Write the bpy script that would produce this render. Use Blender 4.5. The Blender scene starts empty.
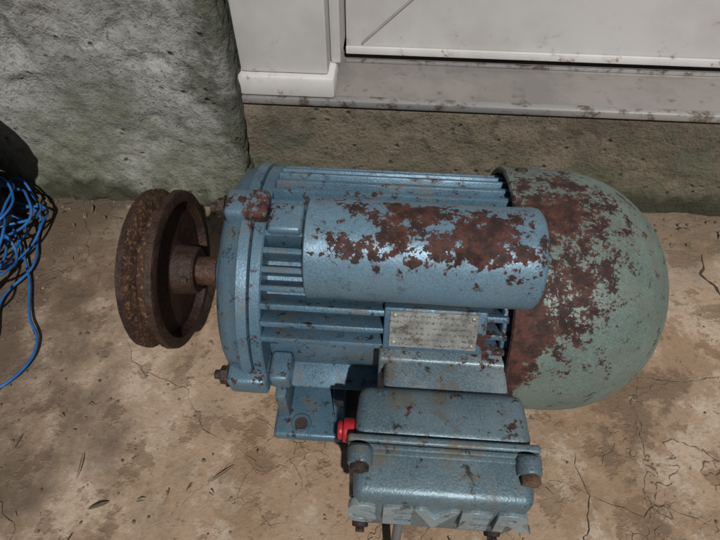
import bpy, bmesh, math, random
from mathutils import Vector, Matrix, noise
random.seed(7)
S=bpy.context.scene
COL=S.collection
rad=math.radians
AX=0.10   # shaft height

# ------------------------------------------------------------------ helpers
def empty(name):
    o=bpy.data.objects.new(name,None); o.empty_display_size=.05; COL.objects.link(o); return o
def mesh_obj(name,bm,mat,parent=None,smooth=True,ang=38):
    me=bpy.data.meshes.new(name)
    bmesh.ops.recalc_face_normals(bm,faces=bm.faces[:])
    bm.to_mesh(me); bm.free()
    if smooth:
        for p in me.polygons: p.use_smooth=True
        me.set_sharp_from_angle(angle=rad(ang))
    o=bpy.data.objects.new(name,me); COL.objects.link(o)
    if mat: me.materials.append(mat)
    if parent: o.parent=parent
    return o
def add_box(bm,x0,x1,y0,y1,z0,z1,bev=0,seg=3,M=None,taper=None):
    t=bmesh.new()
    bmesh.ops.create_cube(t,size=1)
    for v in t.verts:
        v.co=Vector(((x0+x1)/2+v.co.x*(x1-x0),(y0+y1)/2+v.co.y*(y1-y0),(z0+z1)/2+v.co.z*(z1-z0)))
        if taper: taper(v.co)
    if bev>0:
        bmesh.ops.bevel(t,geom=t.edges[:],offset=bev,segments=seg,profile=.5,affect='EDGES')
    if M: t.transform(M)
    me=bpy.data.meshes.new('t'); t.to_mesh(me); t.free(); bm.from_mesh(me); bpy.data.meshes.remove(me)
def add_cyl(bm,p,q,r,r2=None,seg=24,bev=0):
    p=Vector(p);q=Vector(q); d=q-p
    t=bmesh.new()
    bmesh.ops.create_cone(t,cap_ends=True,segments=seg,radius1=r,radius2=r if r2 is None else r2,depth=d.length)
    if bev>0:
        ed=[e for e in t.edges if abs(e.verts[0].co.z-e.verts[1].co.z)<1e-6]
        bmesh.ops.bevel(t,geom=ed,offset=bev,segments=2,profile=.5,affect='EDGES')
    t.transform(Matrix.Translation((p+q)/2)@d.to_track_quat('Z','Y').to_matrix().to_4x4())
    me=bpy.data.meshes.new('t'); t.to_mesh(me); t.free(); bm.from_mesh(me); bpy.data.meshes.remove(me)
def add_lathe(bm,prof,cy=0,cz=AX,seg=96,closed=False):
    rings=[]
    for x,r in prof:
        if r<1e-6: rings.append([bm.verts.new((x,cy,cz))])
        else: rings.append([bm.verts.new((x,cy+r*math.sin(2*math.pi*i/seg),cz+r*math.cos(2*math.pi*i/seg))) for i in range(seg)])
    pairs=list(zip(rings[:-1],rings[1:]))
    if closed: pairs.append((rings[-1],rings[0]))
    for a,b in pairs:
        for i in range(seg):
            j=(i+1)%seg
            if len(a)==1 and len(b)==1: continue
            if len(a)==1: bm.faces.new((a[0],b[i],b[j]))
            elif len(b)==1: bm.faces.new((a[i],b[0],a[j]))
            else: bm.faces.new((a[i],b[i],b[j],a[j]))
def tube(name,pts,r,mat,parent=None,cyclic=False):
    c=bpy.data.curves.new(name,'CURVE'); c.dimensions='3D'; c.bevel_depth=r; c.bevel_resolution=3; c.resolution_u=10
    s=c.splines.new('BEZIER'); s.bezier_points.add(len(pts)-1)
    for b,p in zip(s.bezier_points,pts):
        b.co=p; b.handle_left_type=b.handle_right_type='AUTO'
    s.use_cyclic_u=cyclic
    c.materials.append(mat)
    o=bpy.data.objects.new(name,c); COL.objects.link(o)
    if parent:o.parent=parent
    return o
# phi: 0 = up, positive = towards -Y
def radial(phi): return Vector((0,-math.sin(rad(phi)),math.cos(rad(phi))))
def radM(phi,x=0,r=0):
    z=radial(phi); x_=Vector((1,0,0)); y=z.cross(x_)
    M=Matrix((x_,y,z)).transposed().to_4x4()
    return Matrix.Translation(Vector((x,0,AX))+z*r)@M

# ------------------------------------------------------------------ node helper
class N:
    def __init__(s,name):
        s.m=bpy.data.materials.new(name); s.m.use_nodes=True
        s.t=s.m.node_tree; s.t.nodes.clear()
        s.out=s.t.nodes.new('ShaderNodeOutputMaterial')
        s.b=s.t.nodes.new('ShaderNodeBsdfPrincipled')
        s.t.links.new(s.b.outputs[0],s.out.inputs[0])
        s.co=s.t.nodes.new('ShaderNodeTexCoord').outputs['Object']
    def put(s,inp,v):
        if isinstance(v,bpy.types.NodeSocket): s.t.links.new(v,inp)
        elif isinstance(v,(tuple,list)) and len(v)==3 and inp.type=='RGBA': inp.default_value=(*v,1)
        else: inp.default_value=v
    def noise(s,scale,detail=4,rough=.55,dist=0,vec=None,col=False):
        n=s.t.nodes.new('ShaderNodeTexNoise'); s.put(n.inputs['Vector'],vec or s.co)
        n.inputs['Scale'].default_value=scale; n.inputs['Detail'].default_value=detail
        n.inputs['Roughness'].default_value=rough; n.inputs['Distortion'].default_value=dist
        return n.outputs['Color' if col else 'Fac']
    def vor(s,scale,feature='F1',vec=None,out='Distance',rnd=1):
        n=s.t.nodes.new('ShaderNodeTexVoronoi'); n.feature=feature; s.put(n.inputs['Vector'],vec or s.co)
        n.inputs['Scale'].default_value=scale; n.inputs['Randomness'].default_value=rnd
        return n.outputs[out]
    def math(s,op,a,b=0.0,c=0.0,clamp=False):
        n=s.t.nodes.new('ShaderNodeMath'); n.operation=op; n.use_clamp=clamp
        s.put(n.inputs[0],a); s.put(n.inputs[1],b); s.put(n.inputs[2],c); return n.outputs[0]
    def vm(s,op,a,b=(0,0,0)):
        n=s.t.nodes.new('ShaderNodeVectorMath'); n.operation=op
        s.put(n.inputs[0],a)
        if op=='SCALE': n.inputs['Scale'].default_value=b
        else: s.put(n.inputs[1],b)
        return n.outputs['Value' if op in('LENGTH','DISTANCE') else 'Vector']
    def mr(s,v,a,b,c=0.0,d=1.0,smooth=True):
        n=s.t.nodes.new('ShaderNodeMapRange'); n.interpolation_type='SMOOTHSTEP' if smooth else 'LINEAR'; n.clamp=True
        s.put(n.inputs[0],v)
        for i,k in enumerate((a,b,c,d)): n.inputs[i+1].default_value=k
        return n.outputs[0]
    def mix(s,f,a,b,mode='MIX'):
        n=s.t.nodes.new('ShaderNodeMix'); n.data_type='RGBA'; n.blend_type=mode
        s.put(n.inputs[0],f); s.put(n.inputs[6],a); s.put(n.inputs[7],b); return n.outputs[2]
    def sep(s,v=None):
        n=s.t.nodes.new('ShaderNodeSeparateXYZ'); s.put(n.inputs[0],v or s.co); return n.outputs
    def bump(s,h,strength=.5,dist=.001,prev=None):
        n=s.t.nodes.new('ShaderNodeBump'); n.inputs['Strength'].default_value=strength; n.inputs['Distance'].default_value=dist
        s.put(n.inputs['Height'],h)
        if prev: s.put(n.inputs['Normal'],prev)
        return n.outputs[0]
    def blob(s,c,r,w):
        v=s.vm('SUBTRACT',s.co,c); v=s.vm('DIVIDE',v,r); d=s.vm('LENGTH',v)
        return s.mr(d,0.25,1.25,w,0.0)
    def fin(s,col,rough,metal=0.0,normal=None,spec=.5):
        s.put(s.b.inputs['Base Color'],col); s.put(s.b.inputs['Roughness'],rough); s.put(s.b.inputs['Metallic'],metal)
        s.b.inputs['Specular IOR Level'].default_value=spec
        if normal: s.put(s.b.inputs['Normal'],normal)
        return s.m

RC1=(.020,.009,.0075); RC2=(.074,.025,.017)
def paint(name,c1,c2,blobs=(),thr=.62,grime=.35,hammer=800,metal=.3,fine=260,orange=.25,rough0=.42,big=34,wa=.42,wb=.30):
    n=N(name)
    tint=n.noise(17,3,.65)
    ham=n.noise(hammer,1,.5)
    base=n.mix(n.mr(tint,.35,.65),c1,c2)
    base=n.mix(n.mr(ham,.35,.72,0,.35),base,tuple(min(1,x*1.5+.015) for x in c2))
    g=n.noise(42,4,.74)
    base=n.mix(n.mr(g,.48,.68,0,grime),base,(.115,.10,.075))
    c=n.noise(115,4,.70)
    base=n.mix(n.mr(c,.56,.68,0,min(1,grime*1.5)),base,(.026,.022,.019))
    a=n.noise(big,3,.62); b=n.noise(fine,3,.72)
    v=n.math('MULTIPLY',a,wa); v=n.math('MULTIPLY_ADD',b,wb,v); v=n.math('MULTIPLY_ADD',c,1-wa-wb,v)
    for (cc,rr,w) in blobs: v=n.math('ADD',v,n.blob(cc,rr,w))
    rust=n.mr(v,thr-.006,thr+.010)
    halo=n.mr(v,thr-.04,thr+.01)
    rc=n.mix(n.mr(c,.38,.62),RC2,RC1)
    rc=n.mix(n.mr(b,.56,.72,0,orange),rc,(.20,.08,.038))
    base=n.mix(n.math('MULTIPLY',halo,.35),base,(.09,.06,.045))
    col=n.mix(rust,base,rc)
    rough=n.mr(rust,0,1,rough0,.72)
    rough=n.math('ADD',rough,n.mr(g,.45,.7,0,.25),clamp=True)
    met=n.mr(rust,0,1,metal,0)
    hh=n.math('MULTIPLY_ADD',b,rust,n.math('MULTIPLY',rust,-.7))
    hh=n.math('MULTIPLY_ADD',ham,.16,hh)
    hh=n.math('MULTIPLY_ADD',tint,.6,hh)
    nb=n.bump(hh,.85,.0010)
    return n.fin(col,rough,met,nb,.4)

BL1=(.050,.100,.142); BL2=(.078,.146,.198)
M_body=paint('blue_hammer_paint',BL1,BL2,[((.0,.0,.19),(.09,.05,.02),.09),((.03,-.085,.15),(.07,.03,.03),.05),((.08,-.07,.14),(.02,.04,.04),.10),((-.04,-.08,.12),(.04,.04,.05),.03)],thr=.625,grime=.7)
M_bell=paint('blue_bell_paint',(.060,.110,.152),(.090,.155,.205),[((-.083,-.02,.16),(.012,.07,.06),.10),((-.075,.0,.195),(.05,.03,.02),.11),((-.09,-.09,.10),(.02,.02,.02),.10)],thr=.635,grime=.65)
M_cap=paint('capacitor_cover_paint',(.088,.156,.208),(.112,.188,.245),[((.015,-.068,.225),(.075,.030,.024),.085),((.070,-.062,.222),(.035,.035,.030),.085),
      ((-.015,-.040,.232),(.07,.018,.02),.085),((.030,-.060,.228),(.050,.022,.02),.085),((-.025,-.072,.222),(.022,.012,.015),.07)],thr=.625,grime=.22,metal=.25,orange=.12,fine=360,big=75,wa=.34,wb=.31)
M_dome=paint('fan_cowl_paint',(.090,.128,.115),(.128,.168,.142),[((.095,-.03,.17),(.065,.10,.09),.130),((.13,.02,.19),(.075,.06,.06),.07),((.083,-.085,.13),(.022,.09,.09),.15),
      ((.15,-.06,.15),(.10,.09,.09),.055)],thr=.640,grime=.5,metal=.2,fine=430,orange=.25,rough0=.52,big=52,wa=.30,wb=.36)
M_box=paint('terminal_box_paint',(.070,.110,.130),(.108,.156,.178),[((.04,-.13,.137),(.07,.03,.01),.06),((.09,-.14,.135),(.02,.03,.01),.09)],thr=.645,grime=.9)
M_ped=paint('pedestal_paint',(.09,.14,.17),(.19,.23,.24),[((.045,-.09,.13),(.05,.04,.02),.11)],thr=.635,grime=.95)
M_let=paint('lettering_paint',(.17,.225,.245),(.24,.29,.30),grime=.5,thr=.66)

def rusty(name,dark,mid,hi,amt=.6,rough=.85):
    n=N(name)
    a=n.noise(60,4,.7); b=n.noise(330,4,.7)
    col=n.mix(n.mr(a,.35,.65),dark,mid)
    col=n.mix(n.mr(b,.50,.66,0,amt),col,hi)
    nb=n.bump(n.math('MULTIPLY_ADD',a,1.6,b),1,.0012)
    return n.fin(col,rough,.1,nb,.35)
M_pul=rusty('pulley_rust',(.016,.009,.007),(.042,.021,.014),(.09,.040,.020),.25,.55)
M_groove=rusty('groove_rust',(.022,.012,.009),(.060,.030,.017),(.22,.115,.050),.75,.9)
M_shaft=rusty('shaft_rust',(.035,.018,.013),(.075,.036,.022),(.16,.08,.045),.4,.5)
M_bolt=rusty('bolt_dark',(.012,.010,.009),(.035,.025,.02),(.12,.06,.03),.5,.6)
M_brass=rusty('bolt_rusty',(.06,.033,.02),(.11,.065,.04),(.22,.13,.07),.6,.5)

def simple(name,c,rough=.5,metal=0,c2=None,sc=40,bs=200,bd=.0005):
    n=N(name)
    col=n.mix(n.mr(n.noise(sc,4,.65),.35,.7),c,c2 or tuple(x*.7 for x in c))
    return n.fin(col,rough,metal,n.bump(n.noise(bs,3,.6),.4,bd))
M_red=simple('red_plastic',(.36,.010,.018),.4)
M_blue=simple('blue_wire_plastic',(.010,.075,.24),.45,c2=(.02,.12,.33))
M_black=simple('black_rubber',(.010,.010,.011),.5)
n=N('nameplate_aluminium')
sx=n.sep()
lines=n.math('SINE',n.math('MULTIPLY',sx[2],1900))
txt=n.math('MULTIPLY',n.mr(n.noise(700,2,.6),.5,.56),n.mr(lines,.0,.5))
col=n.mix(n.mr(n.noise(45,5,.7),.4,.65),(.31,.31,.29),(.15,.15,.135))
col=n.mix(n.math('MULTIPLY',txt,.75),col,(.07,.08,.08))
col=n.mix(n.mr(n.noise(85,5,.75),.54,.64,0,.85),col,(.10,.075,.055))
M_plate=n.fin(col,.42,.5,n.bump(n.noise(220,3,.6),.3,.0005))

# ---- ground
n=N('concrete_floor')
co=n.vm('ADD',n.co,n.vm('SCALE',n.noise(12,4,.65,col=True),.06))
big=n.noise(3.2,5,.62); med=n.noise(11,7,.66); fi=n.noise(190,4,.7); m2=n.noise(27,6,.66); m3=n.noise(6.3,8,.70)
col=n.mix(n.mr(big,.40,.60),(.375,.272,.190),(.30,.205,.130))
col=n.mix(n.mr(med,.515,.565,0,.60),col,(.43,.345,.262))
col=n.mix(n.mr(m3,.49,.545,0,.65),col,(.225,.145,.085))
col=n.mix(n.mr(m3,.58,.62,0,.75),col,(.12,.078,.048))
col=n.mix(n.mr(m2,.54,.60,0,.65),col,(.155,.096,.055))
col=n.mix(n.mr(m2,.42,.36,0,.5),col,(.44,.36,.28))
col=n.mix(n.mr(fi,.45,.70,0,.4),col,(.17,.12,.078))
col=n.mix(n.mr(fi,.65,.71,0,.85),col,(.04,.028,.02))
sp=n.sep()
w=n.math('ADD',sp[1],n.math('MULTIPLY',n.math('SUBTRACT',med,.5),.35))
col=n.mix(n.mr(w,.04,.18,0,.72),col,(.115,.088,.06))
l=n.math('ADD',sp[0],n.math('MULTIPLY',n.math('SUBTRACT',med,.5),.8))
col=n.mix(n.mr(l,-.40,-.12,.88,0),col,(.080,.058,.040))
vc=n.vor(6.5,'DISTANCE_TO_EDGE',vec=co)
ck=n.mr(vc,.0,.0050,1,0); ckm=n.mr(n.noise(5.1,2,.5),.48,.58)
vc2=n.vor(24,'DISTANCE_TO_EDGE',vec=co)
ck2=n.math('MULTIPLY',n.mr(vc2,0,.010,1,0),n.mr(big,.52,.60))
ck=n.math('MAXIMUM',n.math('MULTIPLY',ck,ckm),ck2)
ck=n.math('MULTIPLY',ck,n.mr(fi,.38,.58,.15,1))
col=n.mix(n.math('MULTIPLY',ck,.75),col,(.045,.030,.020))
hh=n.math('MULTIPLY_ADD',ck,-1.0,n.math('MULTIPLY',fi,.8))
hh=n.math('ADD',hh,n.mr(med,.515,.565,0,.35)); hh=n.math('SUBTRACT',hh,n.mr(m2,.54,.60,0,.45))
nb=n.bump(hh,.6,.0016)
rough=n.mr(med,.4,.65,.5,.8)
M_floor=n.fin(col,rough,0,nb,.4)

# ---- rough concrete wall
def concrete(name,ca,cb,moss=.7,edge=None,mh=.17,dark=.5):
    n=N(name); sp=n.sep()
    a=n.noise(7,5,.66); b=n.noise(60,5,.72); f=n.noise(290,3,.7); c=n.noise(19,6,.72)
    col=n.mix(n.mr(a,.40,.60),ca,cb)
    col=n.mix(n.mr(b,.50,.64,0,.55),col,tuple(x*.45 for x in ca))
    col=n.mix(n.mr(c,.55,.62,0,.5),col,tuple(min(.6,x*1.25) for x in cb))
    col=n.mix(n.mr(c,.45,.37,0,dark),col,(.075,.072,.060))
    col=n.mix(n.mr(f,.57,.69,0,.75),col,(.042,.040,.035))
    h=n.math('ADD',sp[2],n.math('MULTIPLY',n.math('SUBTRACT',a,.5),.25))
    h=n.math('ADD',h,n.math('MULTIPLY',n.math('SUBTRACT',c,.5),.25))
    m=n.mr(h,0,mh,moss,0)
    mo=n.mix(n.mr(b,.42,.60),(.080,.092,.052),(.150,.160,.100))
    col=n.mix(m,col,mo)
    if edge is not None:
        e=n.math('ADD',sp[0],n.math('MULTIPLY',n.math('SUBTRACT',c,.5),.20))
        col=n.mix(n.mr(e,edge-.04,edge+.004,0,.85),col,n.mix(n.mr(b,.4,.62),(.025,.030,.018),(.07,.073,.044)))
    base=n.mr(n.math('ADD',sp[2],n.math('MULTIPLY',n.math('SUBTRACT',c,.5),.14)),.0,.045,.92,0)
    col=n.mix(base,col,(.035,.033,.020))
    pit=n.mr(n.vor(75),.0,.28,1,0); pm=n.mr(c,.5,.6)
    pit=n.math('MULTIPLY',pit,pm)
    col=n.mix(n.math('MULTIPLY',pit,.65),col,(.035,.035,.03))
    h2=n.math('MULTIPLY_ADD',pit,-2.0,f); h2=n.math('MULTIPLY_ADD',b,2.8,h2)
    nb=n.bump(h2,.9,.0018)
    return n.fin(col,.9,0,nb,.25)
M_wall=concrete('rough_plaster',(.205,.20,.185),(.285,.28,.26),.70,-.150,.19,.4)  # wall tones lowered: light falloff with distance is put into the colour
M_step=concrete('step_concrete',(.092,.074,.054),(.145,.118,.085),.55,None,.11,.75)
n=N('sill_stone')
s1=n.noise(60,5,.72); s2=n.noise(10,5,.7)
col=n.mix(n.mr(s2,.38,.62),(.22,.205,.19),(.285,.26,.24))
col=n.mix(n.mr(s1,.56,.70,0,.6),col,(.10,.08,.06))
M_sill=n.fin(col,n.mr(s2,.35,.65,.28,.5),.35,n.bump(s1,.2,.0012))
n=N('aluminium_nosing')
s1=n.noise(55,5,.75)
col=n.mix(n.mr(s1,.48,.64),(.40,.39,.375),(.15,.12,.09))
M_nose=n.fin(col,.35,.6,n.bump(s1,.3,.0010))
def white(name,low):
    n=N(name); sp=n.sep()
    st=n.noise(48,5,.78); m=n.noise(7,4,.7)
    col=n.mix(n.mr(m,.38,.65),(.56,.545,.53),(.475,.455,.435))
    h=n.mr(sp[2],low,low+.07,.10,0)
    v=n.math('ADD',st,h)
    col=n.mix(n.mr(v,.60,.76,0,.35),col,(.32,.27,.21))
    col=n.mix(n.mr(v,.69,.75,0,.8),col,(.20,.12,.065))
    return n.fin(col,.40,0,n.bump(m,.12,.002))
M_white=white('white_pvc',.13)
M_gap=simple('dark_gap_shade',(.018,.014,.011),.8,c2=(.05,.03,.018))  # near-black colour standing in for shade in the door gap and foot holes

# ------------------------------------------------------------------ terrain
def gh(x,y):
    f=max(0,min(1,(1.2-math.hypot(x,y))/.5))
    if f<=0: return 0
    return f*(.0018*noise.noise(Vector((x*9,y*9,3)))+.0005*noise.noise(Vector((x*35,y*35,1))))
def axis(lo,hi,step,far):
    a=[]; v=lo
    while v<hi+1e-9: a.append(v); v+=step
    out=[]; d=step; v=lo
    while v>-far: d*=1.6; v-=d; out.append(v)
    left=out[::-1]; out=[]; d=step; v=a[-1]
    while v<far: d*=1.6; v+=d; out.append(v)
    return left+a+out
def grid(name,us,vs,f,mat,parent=None):
    bm=bmesh.new()
    V=[[bm.verts.new(f(u,v)) for v in vs] for u in us]
    for i in range(len(us)-1):
        for j in range(len(vs)-1):
            bm.faces.new((V[i][j],V[i+1][j],V[i+1][j+1],V[i][j+1]))
    me=bpy.data.meshes.new(name); bm.to_mesh(me); bm.free()
    for p in me.polygons: p.use_smooth=True
    me.materials.append(mat); o=bpy.data.objects.new(name,me); COL.objects.link(o)
    if parent:o.parent=parent
    return o
xs=axis(-.66,.66,.007,60); ys=axis(-.4,.25,.007,60)
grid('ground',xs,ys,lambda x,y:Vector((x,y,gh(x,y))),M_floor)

WY=.190; PX=-.150; PY=.168
path=[]
for xx in [-4,-3,-2,-1.4,-1,-.8]: path.append((Vector((xx,PY)),Vector((0,-1))))
x=-.7
while x<PX-.012: path.append((Vector((x,PY)),Vector((0,-1)))); x+=.0045
for k in range(7):
    a=rad(15*k); c=Vector((PX-.010,PY+.010)); nn=Vector((math.sin(a),-math.cos(a)))
    path.append((c+nn*.010,nn))
for yy in [.184,.19,.196,.203,.21,.22,.24,.27,.32,.45]: path.append((Vector((PX,yy)),Vector((1,0))))
zs=[-.02+.0045*i for i in range(130)]+[.6,.68,.75,.9,1.2,1.6,2.1,2.7]
def fw(i,z):
    p,nn=path[int(i)]
    q=Vector((p.x,p.y,z))
    d=.0035*noise.noise(q*9)+.0022*noise.noise(q*28)+.0020*noise.noise(q*75)
    k=noise.noise(q*45+Vector((5,5,5)))
    if k>.28: d-=.012*(k-.28)
    k=noise.noise(q*110+Vector((9,5,5)))
    if k>.25: d-=.009*(k-.25)
    if z<.04: d+=.006*(1-z/.04)
    return Vector((p.x+nn.x*d,p.y+nn.y*d,z))
wall=empty('concrete_wall')
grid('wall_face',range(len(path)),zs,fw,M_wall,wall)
bm=bmesh.new(); add_box(bm,-4,PX-.02,PY+.02,.45,0,2.68); mesh_obj('wall_core',bm,M_wall,wall,False)

step=empty('door_step')
prof=[]
z=-.02
while z<.117: prof.append((Vector((WY,z)),Vector((-1,0)))); z+=.005
for k in range(5):
    a=rad(22.5*k); c=Vector((WY+.006,.119)); nn=Vector((-math.cos(a),math.sin(a))); prof.append((c+nn*.006,nn))
for yy in [.205,.22,.24,.26,.29,.34,.45]: prof.append((Vector((yy,.125)),Vector((0,1))))
sxs=[-.17+.006*i for i in range(146)]+[.8,.95,1.2,1.6,2.2,3]
def fs(x,i):
    p,nn=prof[int(i)]; q=Vector((x,p.x,p.y))
    amp=1 if i<len(prof)-12 else .15
    d=amp*(.004*noise.noise(q*11)+.0024*noise.noise(q*40)+.0014*noise.noise(q*90))
    return Vector((x,p.x+nn.x*d,p.y+nn.y*d))
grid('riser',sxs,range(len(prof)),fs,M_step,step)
bm=bmesh.new(); add_box(bm,-.148,3,WY+.001,.45,.1272,.1310,.0012,2); mesh_obj('sill_slab',bm,M_sill,step)
bm=bmesh.new(); add_box(bm,-.148,3,WY-.004,WY+.006,.1250,.1325,.0015,2); mesh_obj('nosing',bm,M_nose,step)

fr=empty('door_frame')
bm=bmesh.new()
add_box(bm,-.146,-.062,.1935,.33,.155,2.2,.003,2)
add_box(bm,-.149,-.056,.1875,.335,.1335,.1545,.003,2)
add_box(bm,-.0620,-.052,.215,.33,.1545,2.2,.002,2)
mesh_obj('jamb',bm,M_white,fr)
bm=bmesh.new(); add_box(bm,.90,.985,.1935,.33,.1335,2.2,.003,2); add_box(bm,-.15,.985,.1935,.33,2.2,2.3,.003,2); mesh_obj('jamb_2',bm,M_white,fr)
dr=empty('white_door')
bm=bmesh.new(); add_box(bm,-.0515,.8985,.262,.32,.1385,2.198,.002,2)
add_box(bm,-.0515,.8985,.2585,.2618,.1392,.1475,.0012,2)
mesh_obj('leaf',bm,M_white,dr)
bm=bmesh.new(); add_box(bm,-.0515,.8985,.2660,.318,.1315,.1380); mesh_obj('gap_shade_strip',bm,M_gap,dr)  # dark filler strip paints the shadow line of the gap under the door
bm=bmesh.new(); add_box(bm,-.0515,.8985,.2560,.2600,.1312,.1345,.0008,2); mesh_obj('threshold_strip',bm,M_nose,dr)
bm=bmesh.new()
M=Matrix.Translation((.010,.2608,.194))@Matrix.Rotation(rad(-44),4,'Y')
add_box(bm,-.062,.085,-.0012,.0010,-.0007,.0007,M=M)
mesh_obj('seam',bm,simple('seam_grey',(.34,.32,.29),.7),dr,False)
w2=empty('concrete_wall')
bm=bmesh.new(); add_box(bm,.986,4,.2,.45,0.0,2.7); add_box(bm,-.149,.986,.2,.45,2.302,2.7); mesh_obj('wall_block',bm,M_wall,w2,False)

# ------------------------------------------------------------------ MOTOR
mot=empty('electric_motor')
BOXED=[]
bm=bmesh.new()
add_lathe(bm,[(-.084,0),(-.084,.068),(.084,.068),(.084,0)])
mesh_obj('stator_core',bm,M_body,mot)
bm=bmesh.new()
NF=44
for i in range(NF):
    phi=i*360/NF+2
    p=phi%360
    if 68<p<112: continue
    def tp(c,z0=.065,z1=.0865):
        k=(c.z-z0)/(z1-z0); c.y*= (1.0-.42*k)
    t=random.uniform(.0035,.0040)
    M=radM(phi+random.uniform(-.2,.2),0,0)
    add_box(bm,-.081,.086,-t,t,.065,.0865+random.uniform(-.0004,.0004),.0013,2,M=M,taper=tp)
mesh_obj('cooling_fins',bm,M_body,mot)
bm=bmesh.new()
add_lathe(bm,[(-.0865,.068),(-.0865,.0862),(-.0858,.0872),(-.0795,.0872),(-.0785,.0862),(-.078,.070)])
add_lathe(bm,[(.078,.068),(.078,.082),(.079,.0835),(.0895,.0835),(.0905,.082),(.0905,.068)])
mesh_obj('frame_rings',bm,M_body,mot)
bm=bmesh.new()
add_lathe(bm,[(-.087,.02),(-.087,.0855),(-.0878,.0882),(-.0945,.0885),(-.096,.0870),(-.101,.0850),(-.1065,.0815),(-.1110,.0745),(-.1135,.065),(-.1145,.050),(-.1145,.033),(-.1155,.0315),(-.1250,.030),(-.1262,.0285),(-.1262,.014),(-.123,.013),(-.123,0)])
for v in bm.verts:
    d=Vector((0,v.co.y,v.co.z-AX))
    if d.length>.01: v.co+=d.normalized()*.0008*noise.noise(v.co*40)
mesh_obj('end_bell',bm,M_bell,mot)
EP=(7,97,187,277)
bm=bmesh.new()
for phi in EP:
    M=radM(phi,0,0)
    add_box(bm,-.1065,-.0775,-.0110,.0110,.068,.0955,.004,3,M=M)
    add_box(bm,.070,.0945,-.009,.009,.068,.0895,.003,3,M=M)
mesh_obj('bolt_ears',bm,M_bell,mot)
bm=bmesh.new()
for phi in EP:
    c=radial(phi)*.0860+Vector((0,0,AX))
    def P(x): return (x,c.y,c.z)
    add_cyl(bm,P(-.1067),P(-.1080),.0085,seg=24)
    add_cyl(bm,P(-.1080),P(-.1130),.0068,seg=6,bev=.0006)
    add_cyl(bm,P(-.113),P(-.1175),.0034,seg=16,bev=.0005)
mesh_obj('tie_bolts',bm,M_bolt,mot)
bm=bmesh.new()
add_box(bm,-.077,-.054,-.011,.011,.070,.0915,.003,3,M=radM(12,0,0))
add_box(bm,-.077,-.062,-.009,.009,.068,.0905,.003,3,M=radM(97,0,0))
mesh_obj('bosses',bm,M_bell,mot)
bm=bmesh.new()
for sgn in (-1,1):
    for x0,x1 in ((-.083,-.022),(.024,.082)):
        y0,y1=(-.098,-.045) if sgn<0 else (.045,.098)
        add_box(bm,x0,x1,y0,y1,.002,.0125,.003,3)
        for xx in (x0+.003,x1-.012):
            add_box(bm,xx,xx+.009,y0+.016*(sgn<0),y1-.016*(sgn>0),.010,.05,.002,2)
    add_box(bm,-.080,.080,sgn*.040-.006,sgn*.040+.006,.004,.055,.002,2)
mesh_obj('feet',bm,M_body,mot)
bm=bmesh.new(); bm2=bmesh.new()
for sgn in(-1,1):
    for xx in (-.061,.053):
        add_cyl(bm,(xx,sgn*.087,.0115),(xx,sgn*.087,.0130),.0055,seg=24)
        seg=24
        R=[[bm2.verts.new((xx+r*math.cos(2*math.pi*i/seg),sgn*.087+r*math.sin(2*math.pi*i/seg),z)) for i in range(seg)] for r,z in ((.0053,.0124),(.0055,.0138),(.0078,.0138),(.0088,.0122))]
        for a,b in zip(R[:-1],R[1:]):
            for i in range(seg):
                j=(i+1)%seg; bm2.faces.new((a[i],a[j],b[j],b[i]))
mesh_obj('foot_hole_shade',bm,M_gap,mot)  # solid dark discs on the feet, painting the shade inside bolt holes
mesh_obj('foot_bosses',bm2,M_body,mot)
# fan cowl
bm=bmesh.new()
FR=.0922
pr=[(.0830,FR-.0035),(.0825,FR-.0005),(.0835,FR+.001),(.0860,FR+.0012),(.0880,FR+.0002),(.091,FR),(.105,FR+.0004),(.118,FR)]
a=.091; b=FR; ex=2.2
for k in range(1,37):
    t=k/36*math.pi/2
    pr.append((.118+a*math.sin(t)**(2/ex),b*max(0,math.cos(t))**(2/ex)))
pr[-1]=(pr[-1][0],0)
add_lathe(bm,pr,seg=160)
for v in bm.verts:
    q=v.co; r=Vector((0,q.y,q.z-AX))
    if r.length>.01:
        v.co+=r.normalized()*.0016*noise.noise(q*16)
mesh_obj('fan_cowl',bm,M_dome,mot)
bm=bmesh.new()
for phi in (-30,130,250):
    c=radial(phi)*(FR-.001)+Vector((0,0,AX)); d=radial(phi)
    add_cyl(bm,Vector((.096,0,0))+c,Vector((.096,0,0))+c+d*.0032,.0045,seg=20,bev=.0008)
mesh_obj('cowl_screws',bm,M_bolt,mot)

CPHI=28; CR=.1125
cc=radial(CPHI)*CR+Vector((0,0,AX))
bm=bmesh.new()
R=.0303
pr=[(-.045,0),(-.045,R-.005),(-.0447,R-.0012),(-.0438,R),(-.041,R),(-.037,R-.0003),(.079,R-.0003),(.083,R),(.0865,R-.0008),(.0885,R-.003),(.0890,R-.007),(.0890,0)]
pr2=[pr[0]]
for p,q in zip(pr[:-1],pr[1:]):
    nseg=24 if abs(q[0]-p[0])>.05 else 1
    for k in range(1,nseg+1): pr2.append((p[0]+(q[0]-p[0])*k/nseg,p[1]+(q[1]-p[1])*k/nseg))
add_lathe(bm,pr2,cy=cc.y,cz=cc.z,seg=128)
for v in bm.verts:
    d=Vector((0,v.co.y-cc.y,v.co.z-cc.z))
    if d.length>.02: v.co+=d.normalized()*.0007*noise.noise(v.co*24)
mesh_obj('capacitor_cover',bm,M_cap,mot)
bm=bmesh.new()
add_box(bm,-.036,.081,-.018,.018,.070,.096,.003,3,M=radM(CPHI,0,0))
mesh_obj('capacitor_saddle',bm,M_body,mot)

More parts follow.
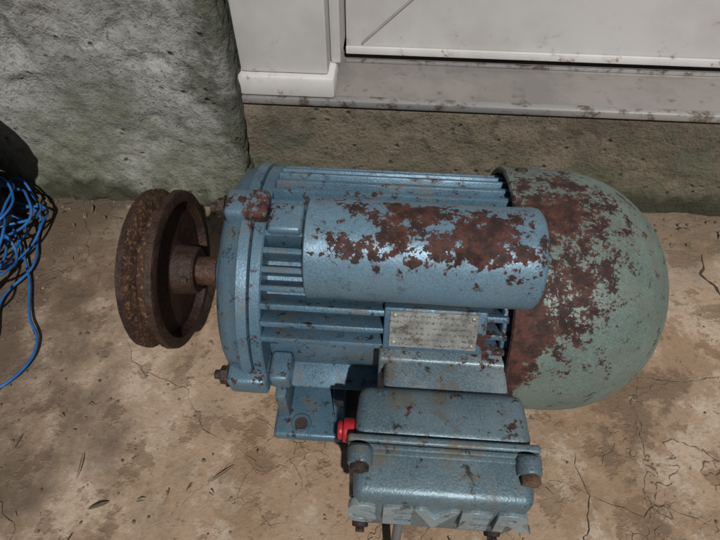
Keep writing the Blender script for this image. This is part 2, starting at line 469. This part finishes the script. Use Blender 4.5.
PPH=57
bm=bmesh.new(); add_box(bm,.002,.068,-.0145,.0145,.066,.0882,.0015,2,M=radM(PPH,0,0)); mesh_obj('plate_pad',bm,M_body,mot)
bm=bmesh.new(); add_box(bm,.006,.062,-.0125,.0125,.0884,.0890,.0002,1,M=radM(PPH,0,0)); mesh_obj('name_plate',bm,M_plate,mot)
bm=bmesh.new()
for xx in(.009,.059):
    for yy in (-.0095,.0095):
        M=radM(PPH,0,0); p=M@Vector((xx,yy,.0889)); q=M@Vector((xx,yy,.0899)); add_cyl(bm,p,q,.0014,seg=12,bev=.0003)
mesh_obj('plate_rivets',bm,M_plate,mot)

# pedestal + terminal box
bm=bmesh.new()
add_box(bm,.004,.084,-.112,-.045,.072,.1265,.004,3)
add_box(bm,.000,.088,-.0905,-.060,.070,.1285,.003,3)
BOXED.append(mesh_obj('box_pedestal',bm,M_ped,mot))
bm=bmesh.new()
def tpb(c):
    if c.y>-.13:
        c.x=.040+(c.x-.040)*.965
        if c.z>.1: c.z-=.002
add_box(bm,-.0125,.0935,-.1455,-.110,.068,.1350,.007,4,taper=tpb)
add_box(bm,-.0155,.0965,-.1490,-.1440,.065,.1372,.0018,3)
BOXED.append(mesh_obj('terminal_box_base',bm,M_box,mot))
bm=bmesh.new()
add_box(bm,-.0150,.0960,-.1530,-.1495,.0655,.1368,.0012,2)
def tpl(c):
    if c.y<-.17:
        c.x=.0405+(c.x-.0405)*.955
        if c.z>.1: c.z-=.004
add_box(bm,-.0125,.0935,-.1780,-.1500,.0680,.1352,.0060,4,taper=tpl)
add_box(bm,-.0135,.0945,-.1560,-.1520,.0668,.1360,.001,2)
for (lx,lz) in ((-.0075,.1345),(.0885,.1345),(-.0075,.0690),(.0885,.0690)):
    add_cyl(bm,(lx,-.1525,lz),(lx,-.1620,lz),.0078,.0070,seg=28,bev=.001)
BOXED.append(mesh_obj('terminal_box_lid',bm,M_box,mot))
bm=bmesh.new()
for (lx,lz) in ((-.0075,.0690),(-.0075,.1345),(.0885,.0690)):
    add_cyl(bm,(lx,-.1618,lz),(lx,-.1655,lz),.0055,seg=20,bev=.0008)
    add_cyl(bm,(lx,-.163,lz),(lx,-.1662,lz),.0030,seg=6)
for lx in (-.006,.078):
    add_cyl(bm,(lx,-.170,.0720),(lx,-.1800,.0700),.0052,seg=20,bev=.001)
    add_cyl(bm,(lx,-.1800,.0700),(lx,-.1830,.0695),.0033,seg=6,bev=.0005)
BOXED.append(mesh_obj('lid_screws',bm,M_bolt,mot))
bm=bmesh.new()
add_cyl(bm,(.0885,-.1618,.1345),(.0885,-.1670,.1345),.0060,seg=6,bev=.0008)
BOXED.append(mesh_obj('lid_screw_rusty',bm,M_brass,mot))
c=bpy.data.curves.new('lettering','FONT'); c.body='SEVER'; c.size=.036; c.extrude=.0022; c.bevel_depth=.0004; c.offset=.0011; c.align_x='CENTER'; c.align_y='CENTER'; c.space_character=1.15
o=bpy.data.objects.new('lettering',c); COL.objects.link(o); o.parent=mot
o.location=(.0405,-.1786,.104); o.rotation_euler=(rad(86),0,0); c.materials.append(M_let); BOXED.append(o)
bm=bmesh.new()
add_cyl(bm,(-.012,-.138,.124),(-.019,-.138,.124),.0075,seg=28,bev=.001)
add_cyl(bm,(-.019,-.138,.124),(-.0225,-.138,.124),.0058,seg=28,bev=.0015)
BOXED.append(mesh_obj('red_plug',bm,M_red,mot))
tube('supply_cable',[(.022,-.150,.075),(.020,-.165,.052),(.018,-.185,.022),(.018,-.215,.008),(.015,-.27,.006),(.0,-.36,.006),(-.04,-.5,.006)],.0032,simple('grey_cable',(.10,.10,.10),.5),mot)
for o in BOXED: o.location.y+=.004
mot.location=(0,-.004,0)

bm=bmesh.new()
add_lathe(bm,[(-.12,0),(-.12,.0115),(-.185,.0115),(-.1865,.0100),(-.1865,0)],seg=48)
mesh_obj('shaft',bm,M_shaft,mot)
bm=bmesh.new(); add_lathe(bm,[(-.1260,.010),(-.1260,.019),(-.1280,.020),(-.1300,.019),(-.1310,.010)],seg=48); mesh_obj('shaft_seal',bm,M_bolt,mot)
XI=-.160; XO=-.187; PR=.0640
bm=bmesh.new()
add_lathe(bm,[(XI+.012,.0105),(XI+.012,.0175),(XI+.0105,.0190),(XI-.005,.0205),(XI-.006,.024),(XI-.006,.0515),(XI-.003,.0540),(XI,.0550),(XI,.0620),(XI-.001,PR-.0005),(XI-.0055,PR)],seg=128)
add_lathe(bm,[(XO+.0055,PR),(XO+.001,PR-.0005),(XO,.0620),(XO,.0550),(XO+.003,.0540),(XO+.006,.0515),(XO+.006,.026),(XO+.004,.0225),(XO+.001,.0210),(XO+.001,.0105)],seg=128)
for v in bm.verts:
    d=Vector((0,v.co.y,v.co.z-AX)); v.co+=d.normalized()*.0004*noise.noise(v.co*120)
mesh_obj('pulley_sides',bm,M_pul,mot)
bm=bmesh.new()
add_lathe(bm,[(XI-.0055,PR),(XI-.0062,PR-.0006),(XI-.0105,.0515),(XI-.0165,.0515),(XO+.0062,PR-.0006),(XO+.0055,PR)],seg=128)
for v in bm.verts:
    d=Vector((0,v.co.y,v.co.z-AX)); v.co+=d.normalized()*.0006*noise.noise(v.co*150)
mesh_obj('pulley_groove',bm,M_groove,mot)
bm=bmesh.new()
c=Vector((XI+.006,0,AX)); add_cyl(bm,c+radial(60)*.016,c+radial(60)*.0215,.003,seg=6)
mesh_obj('grub_screw',bm,M_bolt,mot)

# ------------------------------------------------------------------ wires on the left
bw=empty('blue_wire_coil')
def loop(cx,cy,rx,ry,z,k,a0,jit=.014):
    pts=[]
    for i in range(9):
        a=a0+i/9*2*math.pi
        pts.append(Vector((cx+rx*math.cos(a)*random.uniform(.8,1.2),cy+ry*math.sin(a)*random.uniform(.8,1.2),z+random.uniform(0,jit))))
    return pts
for k in range(16):
    cx=-.402+random.uniform(-.03,.006); cy=.03+random.uniform(-.10,.09)
    tube('strand_%d'%k,loop(cx,cy,random.uniform(.020,.045),random.uniform(.03,.075),.006+.0035*k,k,random.random()*6),.0014,M_blue,bw,True)
tube('strand_tail',[(-.42,.13,.02),(-.362,.05,.006),(-.338,.0,.006),(-.318,-.03,.005),(-.322,-.060,.005),(-.345,-.085,.006),(-.38,-.105,.005),(-.46,-.10,.005)],.0014,M_blue,bw)
tube('strand_tail2',[(-.44,.14,.02),(-.385,.13,.010),(-.375,.10,.006),(-.362,.06,.006),(-.375,.02,.005),(-.36,-.04,.005),(-.38,-.07,.005),(-.43,-.06,.01)],.0014,M_blue,bw)
bh=empty('black_hose_coil')
for k in range(10):
    tube('turn_%d'%k,loop(-.468+.0046*k+random.uniform(-.006,.006),.098+random.uniform(-.005,.005),.052,.046,.010+.0135*k,k,k*.7,.006),.0065,M_black,bh,True)

# ------------------------------------------------------------------ debris & cracks
M_crack=simple('crack_dark',(.050,.034,.022),.95)
def crack(bm,pts,w=.0012):
    P=[]
    for (a,b) in zip(pts[:-1],pts[1:]):
        a=Vector(a);b=Vector(b); nseg=max(2,int((b-a).length/.004))
        for k in range(nseg):
            p=a.lerp(b,k/nseg)
            P.append(p+Vector((noise.noise(Vector((p.x*70,p.y*70,0))),noise.noise(Vector((p.x*70,p.y*70,7)))))*.007+Vector((noise.noise(Vector((p.x*260,p.y*260,0))),noise.noise(Vector((p.x*260,p.y*260,7)))))*.0018)
    prev=None
    for i,p in enumerate(P):
        d=(P[min(i+1,len(P)-1)]-P[max(i-1,0)])
        if d.length<1e-7: continue
        d.normalize(); nn=Vector((-d.y,d.x)); ww=w*random.uniform(.15,.8)*min(1,(len(P)-i)/10)*min(1,(i+2)/8)
        z=lambda q:gh(q.x,q.y)+.0005
        a=p+nn*ww*.5; b=p-nn*ww*.5
        cur=(bm.verts.new((a.x,a.y,z(a))),bm.verts.new((b.x,b.y,z(b))))
        if prev: bm.faces.new((prev[0],cur[0],cur[1],prev[1]))
        prev=cur
bm=bmesh.new()
crack(bm,[(.165,-.095),(.172,-.13),(.160,-.16),(.168,-.20),(.160,-.27)],.0012)
crack(bm,[(.168,-.125),(.20,-.14),(.235,-.135),(.27,-.15)],.0008)
crack(bm,[(.172,-.13),(.150,-.12),(.128,-.125)],.0008)
crack(bm,[(.335,.13),(.33,.10),(.342,.07),(.332,.045)],.0040)
crack(bm,[(-.30,-.16),(-.27,-.18),(-.262,-.215),(-.24,-.23)],.0010)
crack(bm,[(-.24,-.02),(-.21,-.05),(-.17,-.06),(-.14,-.10),(-.10,-.115)],.0006)
mesh_obj('ground_cracks',bm,M_crack,None,False)

n=N('litter_mix')
M_litter=n.fin(n.mix(n.mr(n.noise(60,1),.4,.6),(.10,.065,.036),(.085,.075,.035)),.8)
bm=bmesh.new()
def blade(x,y,a,L,w,curl=.15):
    pts=[]
    for k in range(7):
        t=k/6; aa=a+curl*(t-.5)*2
        pts.append(Vector((x+math.cos(aa)*L*(t-.5),y+math.sin(aa)*L*(t-.5),.0022+.003*math.sin(t*3.1)+gh(x,y))))
    nn=Vector((-math.sin(a),math.cos(a),0)); prev=None
    for k,p in enumerate(pts):
        ww=w*math.sin(.25+2.6*k/6)*.5
        c=(bm.verts.new(p+nn*ww),bm.verts.new(p-nn*ww))
        if prev: bm.faces.new((prev[0],c[0],c[1],prev[1]))
        prev=c
for (x,y,a,L,w) in [(-.235,-.135,1.7,.022,.0011),(-.12,-.135,.7,.024,.0011),(-.295,-.12,1.4,.015,.0011),(-.21,-.165,.4,.016,.0024),(-.165,-.19,.3,.014,.0011),(-.30,-.15,2.2,.018,.0011)]:
    blade(x,y,a,L,w)
for k in range(130):
    x=random.uniform(-.46,.45); y=random.uniform(-.3,.17)
    if -.13<x<.25 and -.11<y<.1: continue
    blade(x,y,random.random()*6,random.uniform(.002,.008),random.uniform(.0005,.0014),random.uniform(-.6,.6))
for k in range(90):
    x=random.uniform(-.6,.6); y=.165-abs(random.gauss(0,.02))
    blade(x,y,random.random()*6,random.uniform(.004,.016),random.uniform(.0008,.0025),random.uniform(-.6,.6))
mesh_obj('leaf_litter',bm,M_litter,None,False)
M_peb=simple('pebble_mat',(.18,.14,.10),.9,c2=(.06,.045,.035))
bm=bmesh.new()
for k in range(900):
    if k<260: x=random.uniform(-.62,.62); y=(.165 if x<-.15 else .185)-abs(random.gauss(0,.018)); s=random.uniform(.0008,.0032)
    elif k<600: x=random.gauss(-.34,.09); y=random.uniform(-.3,.16); s=random.uniform(.0005,.0020)
    else: x=random.uniform(-.5,.5); y=random.uniform(-.32,.17); s=random.uniform(.0004,.0014)
    t=bmesh.new(); bmesh.ops.create_icosphere(t,subdivisions=1,radius=s)
    for v in t.verts: v.co*=random.uniform(.7,1.2); v.co.z*=.7
    t.transform(Matrix.Translation((x,y,gh(x,y)+s*.3)))
    me=bpy.data.meshes.new('t'); t.to_mesh(me); t.free(); bm.from_mesh(me); bpy.data.meshes.remove(me)
mesh_obj('grit',bm,M_peb,None,False)

# ------------------------------------------------------------------ light, world, camera
d=Vector((-.10,.40,-.47)).normalized()
L=bpy.data.lights.new('sun','SUN'); L.energy=3.7; L.angle=rad(1.0); L.color=(1,.985,.965)
lo=bpy.data.objects.new('sun',L); COL.objects.link(lo); lo.rotation_euler=d.to_track_quat('-Z','Y').to_euler(); lo.location=(1,-2,2)
w=bpy.data.worlds.new('World'); S.world=w; w.use_nodes=True
nt=w.node_tree; bg=nt.nodes['Background']; sk=nt.nodes.new('ShaderNodeTexSky'); sk.sky_type='NISHITA'; sk.sun_disc=False
sk.sun_elevation=math.asin(-d.z); sk.sun_rotation=math.atan2(-d.x,-d.y)
nt.links.new(sk.outputs[0],bg.inputs[0]); bg.inputs[1].default_value=.020
cam=bpy.data.cameras.new('camera'); co=bpy.data.objects.new('camera',cam); COL.objects.link(co)
cam.sensor_width=36; cam.lens=27.2; cam.clip_start=.01; cam.clip_end=500
co.location=(0,-.265,.447); co.rotation_euler=(rad(38),0,rad(4)); S.camera=co
S.view_settings.view_transform='Standard'; S.view_settings.look='None'; S.view_settings.exposure=0
